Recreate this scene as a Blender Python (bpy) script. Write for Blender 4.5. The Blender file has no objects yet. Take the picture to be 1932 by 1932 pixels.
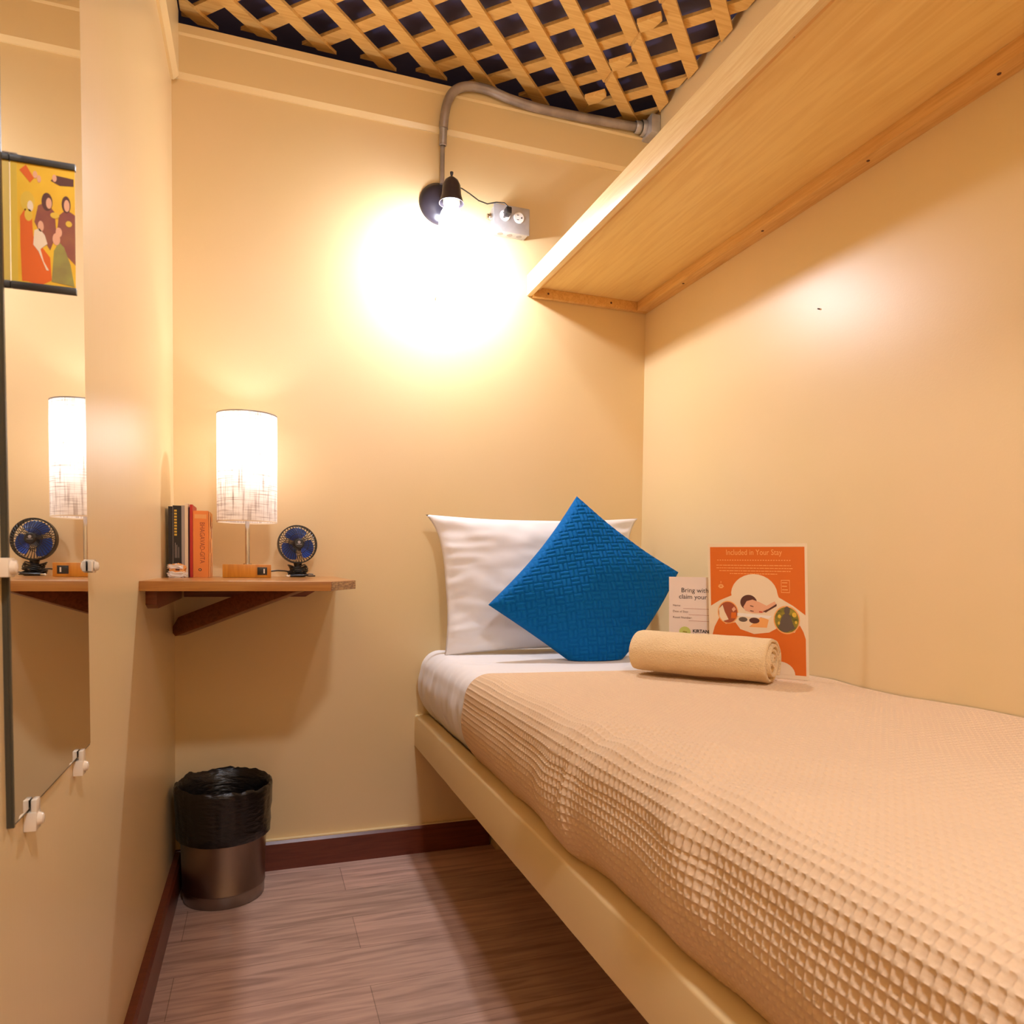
import bpy, bmesh, math, random
import numpy as np
from mathutils import Vector, Matrix, noise
random.seed(7)
SC = bpy.context.scene
COL = SC.collection
S = 0.85          # metres per layout unit (the room was measured with the camera 1 unit above the floor)
PI = math.pi

# ------------------------------------------------------------------ camera
F_PX, PX, PY = 1366.36, 966.24, 1116.82
ya, pa, ra = [math.radians(v) for v in (19.098, 2.0247, 0.6353)]
rt = Vector((math.cos(ya), -math.sin(ya), 0)); fw = Vector((math.sin(ya), math.cos(ya), 0)); up = Vector((0, 0, 1))
FWD = fw * math.cos(pa) - up * math.sin(pa); u2 = up * math.cos(pa) + fw * math.sin(pa)
RGT = rt * math.cos(ra) + u2 * math.sin(ra); UPV = u2 * math.cos(ra) - rt * math.sin(ra)
cam_d = bpy.data.cameras.new('camera'); cam = bpy.data.objects.new('camera', cam_d); COL.objects.link(cam)
cam.matrix_world = Matrix(((RGT.x, UPV.x, -FWD.x, .2568 * S), (RGT.y, UPV.y, -FWD.y, -2.4713 * S), (RGT.z, UPV.z, -FWD.z, 1.0 * S), (0, 0, 0, 1)))
cam_d.sensor_fit = 'HORIZONTAL'; cam_d.sensor_width = 36; cam_d.lens = 36 * F_PX / 1932
cam_d.shift_x = (966 - PX) / 1932; cam_d.shift_y = (PY - 966) / 1932
cam_d.clip_start = .02
cam_d.dof.use_dof = True; cam_d.dof.focus_distance = 2.1 * S; cam_d.dof.aperture_fstop = 14
SC.camera = cam
# ------------------------------------------------------------------ exposure, world, light levels
SC.view_settings.view_transform = 'Standard'; SC.view_settings.look = 'None'
SC.view_settings.exposure = -0.06; SC.view_settings.gamma = 1.0; SC.view_settings.use_curve_mapping = False
SC.cycles.use_denoising = True
SC.cycles.max_bounces = 10; SC.cycles.diffuse_bounces = 6; SC.cycles.glossy_bounces = 5
SC.cycles.sample_clamp_indirect = 6; SC.cycles.caustics_reflective = False; SC.cycles.caustics_refractive = False
w = bpy.data.worlds.new('world'); SC.world = w; w.use_nodes = True
w.node_tree.nodes['Background'].inputs[0].default_value = (1, .8, .6, 1); w.node_tree.nodes['Background'].inputs[1].default_value = .05
BULB_W, NECK_W, LAMP_W, REAR_W = 18.0, 3.6, 2.3, 42.0
WARM = (.92, .965, 1.10)

# ------------------------------------------------------------------ materials
def mat(name, col, rough=.5, metal=0, spec=.5, bump=None, var=None, wood=None, coat=0, emit=None, sheen=0, fn=None):
    m = bpy.data.materials.new(name); m.use_nodes = True
    nt = m.node_tree; N = nt.nodes; L = nt.links; b = N['Principled BSDF']
    b.inputs['Base Color'].default_value = (*col, 1); b.inputs['Roughness'].default_value = rough
    b.inputs['Metallic'].default_value = metal; b.inputs['Specular IOR Level'].default_value = spec
    b.inputs['Coat Weight'].default_value = coat; b.inputs['Coat Roughness'].default_value = .15
    b.inputs['Sheen Weight'].default_value = sheen
    tc = N.new('ShaderNodeTexCoord')
    def mp(scale, rot=(0, 0, 0)):
        q = N.new('ShaderNodeMapping'); q.inputs['Scale'].default_value = scale; q.inputs['Rotation'].default_value = rot
        L.new(tc.outputs['Object'], q.inputs[0]); return q
    if wood:   # wood = (second colour, grain axis, scale)
        c2, ax, sc = wood
        s = [sc * 14] * 3; s[ax] = sc * .9
        q = mp(s); n = N.new('ShaderNodeTexNoise'); n.inputs['Scale'].default_value = 3; n.inputs['Detail'].default_value = 7; n.inputs['Distortion'].default_value = 1.2
        L.new(q.outputs[0], n.inputs['Vector'])
        r = N.new('ShaderNodeValToRGB'); r.color_ramp.elements[0].color = (*c2, 1); r.color_ramp.elements[1].color = (*col, 1)
        r.color_ramp.elements[0].position = .33; r.color_ramp.elements[1].position = .62
        L.new(n.outputs[0], r.inputs[0]); L.new(r.outputs[0], b.inputs['Base Color'])
    if var:    # var = (second colour, scale[, stretch])
        q = mp(var[2] if len(var) > 2 else (1, 1, 1)); n = N.new('ShaderNodeTexNoise'); n.inputs['Scale'].default_value = var[1]; n.inputs['Detail'].default_value = 5
        L.new(q.outputs[0], n.inputs['Vector'])
        r = N.new('ShaderNodeValToRGB'); r.color_ramp.elements[0].color = (*var[0], 1); r.color_ramp.elements[1].color = (*col, 1)
        r.color_ramp.elements[0].position = .35; r.color_ramp.elements[1].position = .65
        L.new(n.outputs[0], r.inputs[0]); L.new(r.outputs[0], b.inputs['Base Color'])
    if bump:   # bump = (scale, distance m, strength[, stretch])
        q = mp(bump[3] if len(bump) > 3 else (1, 1, 1)); n = N.new('ShaderNodeTexNoise'); n.inputs['Scale'].default_value = bump[0]; n.inputs['Detail'].default_value = 4
        L.new(q.outputs[0], n.inputs['Vector'])
        u = N.new('ShaderNodeBump'); u.inputs['Distance'].default_value = bump[1]; u.inputs['Strength'].default_value = bump[2]
        L.new(n.outputs[0], u.inputs['Height']); L.new(u.outputs[0], b.inputs['Normal'])
    if emit:
        b.inputs['Emission Color'].default_value = (*emit[0], 1); b.inputs['Emission Strength'].default_value = emit[1]
    if fn: fn(nt, b, tc)
    return m
def S2(r, g, b):
    f = lambda c: ((c / 255 + .055) / 1.055) ** 2.4 if c > 10 else c / 255 / 12.92
    return (f(r), f(g), f(b))

PAINT = (.79, .595, .33)
M = {}
M['wall'] = mat('cream_gloss_paint', PAINT, .38, bump=(260, .0006, .22), spec=.6, var=((.76, .585, .305), 2.2))
M['wall_left'] = mat('cream_brushed_paint', PAINT, .3, bump=(30, .0012, .25, (6, 6, .35)), var=((.76, .585, .305), 3), spec=.6)
M['trim'] = mat('cream_trim_paint', (.77, .595, .31), .33, bump=(60, .0006, .15))
M['base'] = mat('dark_red_brown_skirting', (.15, .030, .012), .3, wood=((.10, .018, .007), 0, 2))
M['pine'] = mat('pine_slat', (.80, .53, .19), .5, wood=((.68, .40, .12), 0, 2))
M['ply'] = mat('varnished_plywood', (.92, .67, .27), .38, wood=((.84, .57, .21), 1, 1.3), spec=.4)
M['ply_edge'] = mat('plywood_edge', (.84, .65, .34), .45, wood=((.76, .54, .25), 1, 3))
M['batten'] = mat('pine_batten', (.78, .48, .17), .42, wood=((.66, .36, .11), 1, 2.5))
M['desk'] = mat('honey_wood', (.45, .195, .042), .28, wood=((.35, .13, .025), 0, 2), coat=.2)
M['raw'] = mat('raw_plywood_edge', (.48, .29, .11), .7, var=((.20, .10, .04), 60, (1, 1, 6)))
M['brace'] = mat('dark_stained_wood', (.25, .075, .03), .35, wood=((.15, .04, .015), 0, 3))
M['navy'] = mat('navy_painted_ceiling', (.15, .14, .31), .6, var=((.11, .10, .22), 4))
M['metal'] = mat('grey_conduit_metal', (.42, .38, .37), .45, .6, bump=(80, .0005, .3), var=((.30, .27, .26), 20))
M['galv'] = mat('galvanised_box', (.58, .57, .58), .4, .55, var=((.48, .47, .48), 30))
M['steel'] = mat('brushed_steel', (.30, .25, .21), .3, 1, bump=(400, .0003, .12, (1, 1, .02)), var=((.30, .24, .20), 6))
M['black'] = mat('black_enamel', (.03, .025, .035), .3)
M['blackp'] = mat('black_plastic', (.012, .010, .010), .35)
M['bag'] = mat('black_bin_liner', (.006, .005, .005), .3, bump=(45, .004, .6, (1, 1, 3)))
M['white_p'] = mat('white_plastic', (.85, .82, .78), .35)
M['chrome'] = mat('satin_chrome', (.62, .58, .55), .2, 1)
M['blue_p'] = mat('blue_plastic', (.02, .08, .42), .3)
M['sheet'] = mat('white_cotton', (.79, .75, .73), .85, bump=(700, .0004, .2), sheen=.2)
M['pillow'] = mat('white_pillowcase', (.79, .75, .73), .8, bump=(500, .0004, .2), sheen=.2)
M['teal'] = mat('teal_velour', (.001, .115, .37), .8, spec=.12, bump=(900, .0004, .3))
M['blanket'] = mat('tan_waffle_cotton', (.73, .53, .34), .9, bump=(900, .0005, .4))
M['towel'] = mat('beige_terry', (.86, .63, .34), .95, bump=(330, .004, 1.0), sheen=.2)
M['orange'] = mat('orange_print', (.70, .15, .011), .45)
M['orange_lt'] = mat('pale_orange_print', (.88, .42, .13), .5)
M['cream'] = mat('cream_print', (.84, .70, .50), .5)
M['peach'] = mat('peach_skin_print', (.78, .42, .26), .5)
M['brown'] = mat('dark_brown_print', (.10, .03, .02), .5)
M['brown_m'] = mat('russet_print', (.36, .08, .03), .5)
M['green_d'] = mat('foliage_print', (.10, .11, .02), .5, var=((.35, .28, .03), 90))
M['stone'] = mat('stone_figure_print', (.12, .09, .07), .5)
M['yellow'] = mat('yellow_print', (.75, .50, .05), .5)
M['lime'] = mat('lime_print', (.55, .60, .16), .5)
M['paper'] = mat('pinkish_card', (.82, .70, .64), .6)
M['white'] = mat('white_paper', (.86, .83, .78), .6)
M['ink'] = mat('black_ink', (.015, .012, .012), .5)
M['gold'] = mat('gold_print', (.86, .55, .03), .45, var=((.78, .44, .02), 25))
M['robe_o'] = mat('orange_robe_print', (.74, .13, .01), .45)
M['robe_g'] = mat('olive_robe_print', (.36, .34, .07), .45, var=((.24, .18, .06), 30))
M['robe_m'] = mat('maroon_robe_print', (.24, .06, .05), .45, var=((.32, .11, .05), 40))
M['red'] = mat('red_cover', (.55, .02, .012), .4)
M['dred'] = mat('dark_red_cover', (.10, .012, .008), .5)
M['bookblack'] = mat('black_cover', (.012, .009, .010), .35)
M['grey'] = mat('grey_cover', (.42, .37, .34), .5)
M['pages'] = mat('book_pages', (.80, .62, .42), .8, var=((.62, .44, .28), 6, (200, 1, 1)))
M['orangebook'] = mat('orange_book_cover', (.86, .27, .05), .45)
M['clear'] = mat('plastic_wrap', (.9, .85, .8), .12, spec=.8)
M['clip'] = mat('clear_plastic_clip', (.80, .68, .52), .15, spec=.7)
M['mirror'] = mat('mirror_silver', (.90, .90, .88), .012, 1)
M['mirror_edge'] = mat('dark_mirror_edge', (.05, .045, .03), .3)
M['bulb'] = mat('lit_bulb', (1, 1, 1), .4, emit=(WARM, 2.0))
M['lampwood'] = mat('light_bamboo', (.66, .29, .025), .4, wood=((.52, .19, .012), 2, 1.4))

def floor_fn(nt, b, tc):
    N, L = nt.nodes, nt.links
    q = N.new('ShaderNodeMapping'); L.new(tc.outputs['Object'], q.inputs[0])
    q.inputs['Location'].default_value = (-.425 * 1 + .0, .05, 0)
    br = N.new('ShaderNodeTexBrick'); br.offset = .37; br.offset_frequency = 2
    for k, v in {'Scale': 1, 'Mortar Size': .0009, 'Brick Width': 1.02, 'Row Height': .151, 'Mortar Smooth': .3, 'Bias': 0}.items(): br.inputs[k].default_value = v
    br.inputs['Color1'].default_value = (.58, .37, .29, 1); br.inputs['Color2'].default_value = (.47, .31, .24, 1); br.inputs['Mortar'].default_value = (.24, .15, .11, 1)
    L.new(q.outputs[0], br.inputs['Vector'])
    g = N.new('ShaderNodeMapping'); g.inputs['Scale'].default_value = (2.2, 26, 1); L.new(tc.outputs['Object'], g.inputs[0])
    n = N.new('ShaderNodeTexNoise'); n.inputs['Scale'].default_value = 2.2; n.inputs['Detail'].default_value = 9; n.inputs['Distortion'].default_value = .8; L.new(g.outputs[0], n.inputs['Vector'])
    r = N.new('ShaderNodeValToRGB'); r.color_ramp.elements[0].color = (.66, .62, .60, 1); r.color_ramp.elements[1].color = (1.12, 1.1, 1.08, 1)
    r.color_ramp.elements[0].position = .3; r.color_ramp.elements[1].position = .6; L.new(n.outputs[0], r.inputs[0])
    mx = N.new('ShaderNodeMix'); mx.data_type = 'RGBA'; mx.blend_type = 'MULTIPLY'; mx.inputs['Factor'].default_value = 1
    L.new(br.outputs[0], mx.inputs['A']); L.new(r.outputs[0], mx.inputs['B']); L.new(mx.outputs['Result'], b.inputs['Base Color'])
    u = N.new('ShaderNodeBump'); u.inputs['Distance'].default_value = .0006; u.inputs['Strength'].default_value = .4
    L.new(n.outputs[0], u.inputs['Height']); L.new(u.outputs[0], b.inputs['Normal'])
M['floor'] = mat('brown_vinyl_plank', (.3, .2, .16), .42, fn=floor_fn)

def shade_fn(nt, b, tc):
    N, L = nt.nodes, nt.links
    cs = []
    for sc in ((260, 260, 14), (14, 14, 420)):
        q = N.new('ShaderNodeMapping'); q.inputs['Scale'].default_value = sc; L.new(tc.outputs['Object'], q.inputs[0])
        n = N.new('ShaderNodeTexNoise'); n.inputs['Scale'].default_value = 1.0; n.inputs['Detail'].default_value = 3; L.new(q.outputs[0], n.inputs['Vector'])
        r = N.new('ShaderNodeValToRGB'); r.color_ramp.elements[0].color = (.66, .60, .56, 1); r.color_ramp.elements[1].color = (1, .98, .95, 1)
        r.color_ramp.elements[0].position = .30; r.color_ramp.elements[1].position = .5; L.new(n.outputs[0], r.inputs[0]); cs.append(r)
    mx = N.new('ShaderNodeMix'); mx.data_type = 'RGBA'; mx.blend_type = 'MULTIPLY'; mx.inputs['Factor'].default_value = 1
    L.new(cs[0].outputs[0], mx.inputs['A']); L.new(cs[1].outputs[0], mx.inputs['B'])
    tr = N.new('ShaderNodeBsdfTranslucent'); L.new(mx.outputs['Result'], tr.inputs[0])
    df = N.new('ShaderNodeBsdfDiffuse'); L.new(mx.outputs['Result'], df.inputs[0])
    ms = N.new('ShaderNodeMixShader'); ms.inputs[0].default_value = .45
    L.new(tr.outputs[0], ms.inputs[1]); L.new(df.outputs[0], ms.inputs[2])
    L.new(ms.outputs[0], N['Material Output'].inputs['Surface'])
M['shade'] = mat('white_linen_shade', (.9, .88, .85), .9, fn=shade_fn)

# ------------------------------------------------------------------ mesh building (layout units in, metres out)
class MB:
    def __init__(s): s.v = []; s.f = []; s.m = []
    def add(s, vs, fs, mi=0):
        o = len(s.v); s.v += [tuple(p) for p in vs]; s.f += [tuple(i + o for i in f) for f in fs]; s.m += [mi] * len(fs); return s
    def hexa(s, p, mi=0):
        return s.add(p, [(0, 3, 2, 1), (4, 5, 6, 7), (0, 1, 5, 4), (1, 2, 6, 5), (2, 3, 7, 6), (3, 0, 4, 7)], mi)
    def box(s, x0, x1, y0, y1, z0, z1, mi=0):
        return s.hexa([(x0, y0, z0), (x1, y0, z0), (x1, y1, z0), (x0, y1, z0), (x0, y0, z1), (x1, y0, z1), (x1, y1, z1), (x0, y1, z1)], mi)
    def beam(s, a, b, w, t, upv=(0, 0, 1), mi=0):
        a, b = Vector(a), Vector(b); d = (b - a).normalized(); sd = d.cross(Vector(upv)).normalized(); u = sd.cross(d)
        return s.hexa([p + sd * i * w / 2 + u * j * t / 2 for p in (a,) for i, j in ((-1, -1), (1, -1), (1, 1), (-1, 1))] + [b + sd * i * w / 2 + u * j * t / 2 for i, j in ((-1, -1), (1, -1), (1, 1), (-1, 1))], mi)
    def tube(s, pts, r, n=12, mi=0, cap=True):
        pts = [Vector(p) for p in pts]; rings = []; ref = None
        rs = r if isinstance(r, (list, tuple)) else [r] * len(pts)
        for i, p in enumerate(pts):
            d = (pts[min(i + 1, len(pts) - 1)] - pts[max(i - 1, 0)]).normalized()
            if ref is None: ref = d.orthogonal().normalized()
            ref = (ref - d * ref.dot(d)).normalized(); q = d.cross(ref)
            rings.append([p + (ref * math.cos(2 * PI * k / n) + q * math.sin(2 * PI * k / n)) * rs[i] for k in range(n)])
        vs = [p for R in rings for p in R]; fs = [(i * n + k, i * n + (k + 1) % n, (i + 1) * n + (k + 1) % n, (i + 1) * n + k) for i in range(len(pts) - 1) for k in range(n)]
        if cap: fs += [tuple(range(n))[::-1], tuple((len(pts) - 1) * n + k for k in range(n))]
        return s.add(vs, fs, mi)
    def lathe(s, prof, c, ax=(0, 0, 1), n=40, mi=0, jit=None):
        ax = Vector(ax).normalized(); e1 = ax.orthogonal().normalized(); e2 = ax.cross(e1); c = Vector(c); vs = []
        for i, (r, h) in enumerate(prof):
            for k in range(n):
                a = 2 * PI * k / n; rr, hh = (r, h) if jit is None else jit(i, a, r, h)
                vs.append(c + ax * hh + (e1 * math.cos(a) + e2 * math.sin(a)) * rr)
        fs = [(i * n + k, i * n + (k + 1) % n, (i + 1) * n + (k + 1) % n, (i + 1) * n + k) for i in range(len(prof) - 1) for k in range(n)]
        return s.add(vs, fs, mi)
    def prism(s, poly, fn, t0, t1, mi=0):      # poly 2D, fn(u,v,t)->3D
        n = len(poly); vs = [fn(u, v, t0) for u, v in poly] + [fn(u, v, t1) for u, v in poly]
        return s.add(vs, [tuple(range(n))[::-1], tuple(range(n, 2 * n))] + [(i, (i + 1) % n, n + (i + 1) % n, n + i) for i in range(n)], mi)
    def grid(s, P, nu, nv, mi=0, wrap=False):
        fs = [(i * nv + j, (i + 1) * nv + j, (i + 1) * nv + j + 1, i * nv + j + 1) for i in range(nu - 1) for j in range(nv - 1)]
        return s.add(P, fs, mi)

def wloc(o):
    v = Vector((0, 0, 0))
    while o is not None: v += o.location; o = o.parent
    return v
def link(name, mb, mats, parent=None, loc=None, smooth=0, bevel=0, seg=2, fixn=True):
    me = bpy.data.meshes.new(name)
    base = wloc(parent) + (Vector((0, 0, 0)) if loc is None else Vector(loc) * S - wloc(parent))
    me.from_pydata([Vector(p) * S - base for p in mb.v], [], mb.f)
    if not isinstance(mats, (list, tuple)): mats = [mats]
    for q in mats: me.materials.append(M[q])
    me.polygons.foreach_set('material_index', mb.m)
    bm = bmesh.new(); bm.from_mesh(me)
    if fixn: bmesh.ops.recalc_face_normals(bm, faces=bm.faces)
    if bevel: bmesh.ops.bevel(bm, geom=[e for e in bm.edges if len(e.link_faces) == 2 and e.calc_face_angle(0) > .5], offset=bevel * S, segments=seg, affect='EDGES', profile=.6)
    bm.to_mesh(me); bm.free()
    if smooth or bevel:
        me.polygons.foreach_set('use_smooth', [True] * len(me.polygons)); me.set_sharp_from_angle(angle=math.radians(smooth or 30))
    o = bpy.data.objects.new(name, me); COL.objects.link(o); o.location = base - wloc(parent); o.parent = parent
    return o
def tag(o, label, cat, group=None, kind=None):
    o['label'] = label; o['category'] = cat
    if group: o['group'] = group
    if kind: o['kind'] = kind
    return o
def thing(name, label, cat, loc, group=None):
    o = bpy.data.objects.new(name, None); o.location = Vector(loc) * S; o.empty_display_size = .03; COL.objects.link(o)
    return tag(o, label, cat, group)
def struct(name, mb, mats, label=None, **k):
    o = link(name, mb, mats, **k); o['kind'] = 'structure'
    if label: o['label'] = label
    return o
def text_mb(body, size, fn, t0, t1, align='LEFT', mb=None, mi=0, xs=1.0, bold=0):
    """lettering as a thin solid; fn(u, v, t) places it"""
    cu = bpy.data.curves.new('lettering', 'FONT'); cu.body = body; cu.size = size; cu.align_x = align; cu.resolution_u = 3; cu.offset = bold
    to = bpy.data.objects.new('lettering', cu); COL.objects.link(to)
    me = bpy.data.meshes.new_from_object(to.evaluated_get(bpy.context.evaluated_depsgraph_get()))
    mb = mb or MB(); n = len(me.vertices); co = [v.co.copy() for v in me.vertices]
    mb.add([fn(c.x * xs, c.y, t1) for c in co], [tuple(p.vertices) for p in me.polygons], mi)
    bpy.data.objects.remove(to); bpy.data.curves.remove(cu); bpy.data.meshes.remove(me)
    return mb
def ell(cx, cy, rx, ry, n=28, a0=0, a1=2 * PI): 
    full = abs(a1 - a0 - 2 * PI) < 1e-6
    return [(cx + rx * math.cos(a0 + (a1 - a0) * i / (n if full else n - 1)), cy + ry * math.sin(a0 + (a1 - a0) * i / (n if full else n - 1))) for i in range(n)]
def fbm(x, y, z, s): return noise.noise(Vector((x * s, y * s, z * s)))

W, YB, YF, ZC = 1.6356, 0.0, -3.3, 2.70
# ------------------------------------------------------------------ setting
struct('floor', MB().box(-.06, W + .06, YF - .06, .06, -.05, 0), 'floor')
struct('wall_back', MB().box(-.06, W + .06, 0, .06, 0, 2.62), 'wall')
struct('wall_right', MB().box(W, W + .06, YF, 0, 0, 2.70), 'wall')
struct('wall_left', MB().box(-.06, 0, YF, 0, 0, 2.70), 'wall_left')
struct('wall_front', MB().box(-.06, W + .06, YF - .06, YF, 0, 2.70), 'wall')
struct('ceiling', MB().box(-.06, W + .06, YF - .06, .30, 2.735, 2.78), 'navy')
struct('wall_beyond', MB().box(-.06, W + .06, .25, .30, 2.55, 2.735), 'navy')
def profile_x(x0, x1, prof):   # profile in (y, z) swept along x
    return MB().prism(prof, lambda y, z, t: (t, y, z), x0, x1)
def profile_y(y0, y1, prof):   # profile in (x, z) swept along y
    return MB().prism(prof, lambda x, z, t: (x, t, z), y0, y1)
struct('trim_1', profile_x(0, W, [(0, 2.470), (-.006, 2.470), (-.019, 2.482), (-.019, 2.591), (-.024, 2.597), (-.024, 2.622), (.055, 2.622), (.055, 2.619), (0, 2.619)]), 'trim')
struct('trim_2', profile_y(YF, -.019, [(0, 2.455), (.008, 2.455), (.022, 2.470), (.022, 2.66), (0, 2.66)]), 'trim')
struct('baseboard_back', profile_x(0, 1.03, [(0, 0), (-.0217, 0), (-.0217, .086), (-.016, .0953), (0, .0953)]), 'base')
struct('trim_3', MB().box(.018, 1.03, -.0165, 0, .0953, .0985), 'trim')
struct('baseboard_left', profile_y(YF, -.0217, [(0, 0), (.0217, 0), (.0217, .086), (.016, .0953), (0, .0953)]), 'base')

# ------------------------------------------------------------------ lattice over the room
def clip_poly(poly, a, b, c):    # keep a*x+b*y<=c
    out = []
    for i in range(len(poly)):
        p, q = poly[i], poly[(i + 1) % len(poly)]; dp, dq = a * p[0] + b * p[1] - c, a * q[0] + b * q[1] - c
        if dp <= 0: out.append(p)
        if dp * dq < 0: t = dp / (dp - dq); out.append((p[0] + (q[0] - p[0]) * t, p[1] + (q[1] - p[1]) * t))
    return out
def slat(dirn, c, hw, z0, z1, xr, yr, jit=0):
    """dirn 1: x-y=c (runs along +x+y); dirn -1: x+y=c"""
    big = 4; s2 = hw * math.sqrt(2)
    if dirn == 1: P = [(-big + (c - s2) / 2, -big - (c - s2) / 2), (big + (c - s2) / 2, big - (c - s2) / 2), (big + (c + s2) / 2, big - (c + s2) / 2), (-big + (c + s2) / 2, -big - (c + s2) / 2)]
    else: P = [((c - s2) / 2 - big, (c - s2) / 2 + big), ((c - s2) / 2 + big, (c - s2) / 2 - big), ((c + s2) / 2 + big, (c + s2) / 2 - big), ((c + s2) / 2 - big, (c + s2) / 2 + big)]
    for a, b, cc in ((1, 0, xr[1]), (-1, 0, -xr[0]), (0, 1, yr[1]), (0, -1, -yr[0])):
        P = clip_poly(P, a, b, cc)
        if len(P) < 3: return None
    A = sum(P[i][0] * P[(i + 1) % len(P)][1] - P[(i + 1) % len(P)][0] * P[i][1] for i in range(len(P))) / 2
    if abs(A) < .002: return None
    return MB().prism(P, lambda x, y, t: (x, y, t), z0, z1)
def lattice(label, xr, yr, z, offA, offB, loc):
    t = thing('lattice_panel', label, 'lattice', loc, 'lattice panels of the ceiling')
    for k in range(-20, 20):
        mb = slat(1, 1.741 + offA + k * .186, .0210, z, z + .011, xr, (yr[0], yr[1] + (.022 if k % 3 else .035)))
        if mb: link('slat', mb, 'pine', t)
        mb = slat(-1, .814 + offB + k * .186, .0210, z + .0115, z + .0225, xr, (yr[0], yr[1] + .03))
        if mb: link('slat', mb, 'pine', t)
    return t
lattice('large panel of diagonal pine lattice slats over the left and middle of the ceiling', (.026, 1.371), (-1.75, .0), 2.668, 0, 0, (.7, -.8, 2.668))
lattice('small panel of diagonal pine lattice slats between the seam and the overhead shelf', (1.372, W - .01), (-1.75, .0), 2.655, .012, .0, (1.5, -.8, 2.655))
# cut stubs showing along the seam
for i, yy in enumerate((-.105, -.292, -.478, -.664)):
    c = 1.365 + yy + .003
    d0 = 2 * 1.343 - c; SD = [(c - .030, d0), (c + .030, d0), (c + .030, 2 * 1.386 - c - .03), (c + .002, 2 * 1.394 - c), (c - .030, 2 * 1.380 - c + .03)]
    P = [((q + r) / 2, (q - r) / 2) for q, r in SD]
    o = link('wood_offcut', MB().prism(P, lambda x, y, t: (x, y, t), 2.640, 2.6545), 'pine', bevel=.001, loc=(1.37, yy, 2.64))
    tag(o, ['cut slat end on the lattice seam, nearest the back wall', 'second cut slat end on the lattice seam from the back wall', 'third cut slat end on the lattice seam from the back wall', 'fourth cut slat end on the lattice seam, at the top of the photo'][i], 'wood block', 'cut ends along the lattice seam')

# ------------------------------------------------------------------ overhead shelf
sh = thing('overhead_shelf', 'long varnished plywood shelf fixed high along the right wall above the bed', 'shelf', (1.4, -1.4, 2.037))
Y1 = -3.0
link('shelf_panel', MB().box(1.166, W, Y1, -.002, 1.995, 2.011), 'ply', sh, bevel=.001)
link('front_board', MB().box(1.1544, 1.174, Y1, -.002, 1.968, 2.040), 'ply_edge', sh, bevel=.0012)
link('wall_batten', MB().box(1.588, W, Y1, -.024, 1.962, 1.995), 'batten', sh, bevel=.001)
link('end_batten', MB().box(1.175, W - .0, -.022, -.002, 1.962, 1.995), 'batten', sh, bevel=.001)
link('front_strip', MB().box(1.174, 1.196, Y1, -.023, 1.984, 1.995), 'batten', sh, bevel=.001)
for (x, y, z, d) in ((1.605, -.31, 1.962, 'z'), (1.605, -.72, 1.962, 'z'), (1.605, -1.1, 1.962, 'z'), (1.605, -1.42, 1.962, 'z'), (1.185, -1.34, 1.984, 'z'), (1.23, -.022, 1.978, 'y'), (1.48, -.022, 1.978, 'y')):
    link('screw', MB().lathe([(0, -.0014), (.0035, -.0014), (.0042, .0004)], (x, y, z), (0, 0, 1) if d == 'z' else (0, 1, 0), 10), 'brown', sh, smooth=40)

# ------------------------------------------------------------------ mirror on the left wall, its clips and the print
mi = thing('wall_mirror', 'tall frameless mirror clipped to the left wall, reflecting the desk lamp', 'mirror', (0, -1.39, .715))
mq = lambda i, x0, x1: MB().prism([(-1.577 + i, .7147 + i), (-1.2045 - i, .7165 + i), (-1.2325 - i, 1.952 - i), (-1.602 + i, 1.952 - i)], lambda y, z, t: (t, y, z), x0, x1)
link('mirror_glass', mq(.003, .0052, .0062), 'mirror', mi)
link('mirror_backing', mq(0, 0, .005), 'mirror_edge', mi)
link('mirror_edge', MB().prism([(-1.577, .7147), (-1.5728, .7147), (-1.5978, 1.952), (-1.602, 1.952)], lambda y, z, t: (t, y, z), .0052, .0068), 'mirror_edge', mi)
for (y, z, d) in ((-1.282, .7147, 'd'), (-1.511, .7147, 'd'), (-1.2115, .993, 's'), (-1.584, .993, 's')):
    mb = MB()
    if d == 'd':
        mb.box(.0, .013, y - .010, y + .010, z - .024, z - .002); mb.box(.007, .013, y - .008, y + .008, z - .004, z + .012)
        mb.lathe([(0, .006), (.006, .005), (.008, 0)], (.013, y, z - .012), (1, 0, 0), 12)
    else:
        s_ = 1 if y > -1.4 else -1
        mb.box(.0, .013, y + (.0 if s_ > 0 else -.022), y + (.022 if s_ > 0 else 0), z - .010, z + .010); mb.box(.0072, .013, y - .010, y + .010, z - .008, z + .008)
        mb.lathe([(0, .006), (.006, .005), (.008, 0)], (.013, y + s_ * .012, z), (1, 0, 0), 12)
    link('mirror_clip', mb, 'clip', mi, bevel=.0015)
# small railed print added before the glass, standing in for a poster's reflection
PYP = -1.560
pr = thing('reflection_print', 'gold print of robed figures with black top and bottom rails, added in place of a mirror reflection', 'picture', (.03, PYP, 1.30))
px0, px1, pz0, pz1 = .0068, .0664, 1.2955, 1.4225
pf = lambda u, v, t: (px0 + u * (px1 - px0), PYP - t, pz0 + v * (pz1 - pz0))
link('print_sheet', MB().prism([(0, 0), (1, 0), (1, 1), (0, 1)], pf, 0, .0006), 'gold', pr)
mb = MB().box(px0 - .0004, px1 + .0008, PYP - .0026, PYP + .0026, pz1 - .001, pz1 + .0058); link('top_rail', mb, 'blackp', pr, bevel=.0006)
mb = MB().box(px0 - .0004, px1 + .0008, PYP - .0026, PYP + .0026, pz0 - .0062, pz0 + .001); link('bottom_rail', mb, 'blackp', pr, bevel=.0006)
fig = MB(); T0, T1 = .0006, .0008
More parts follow.
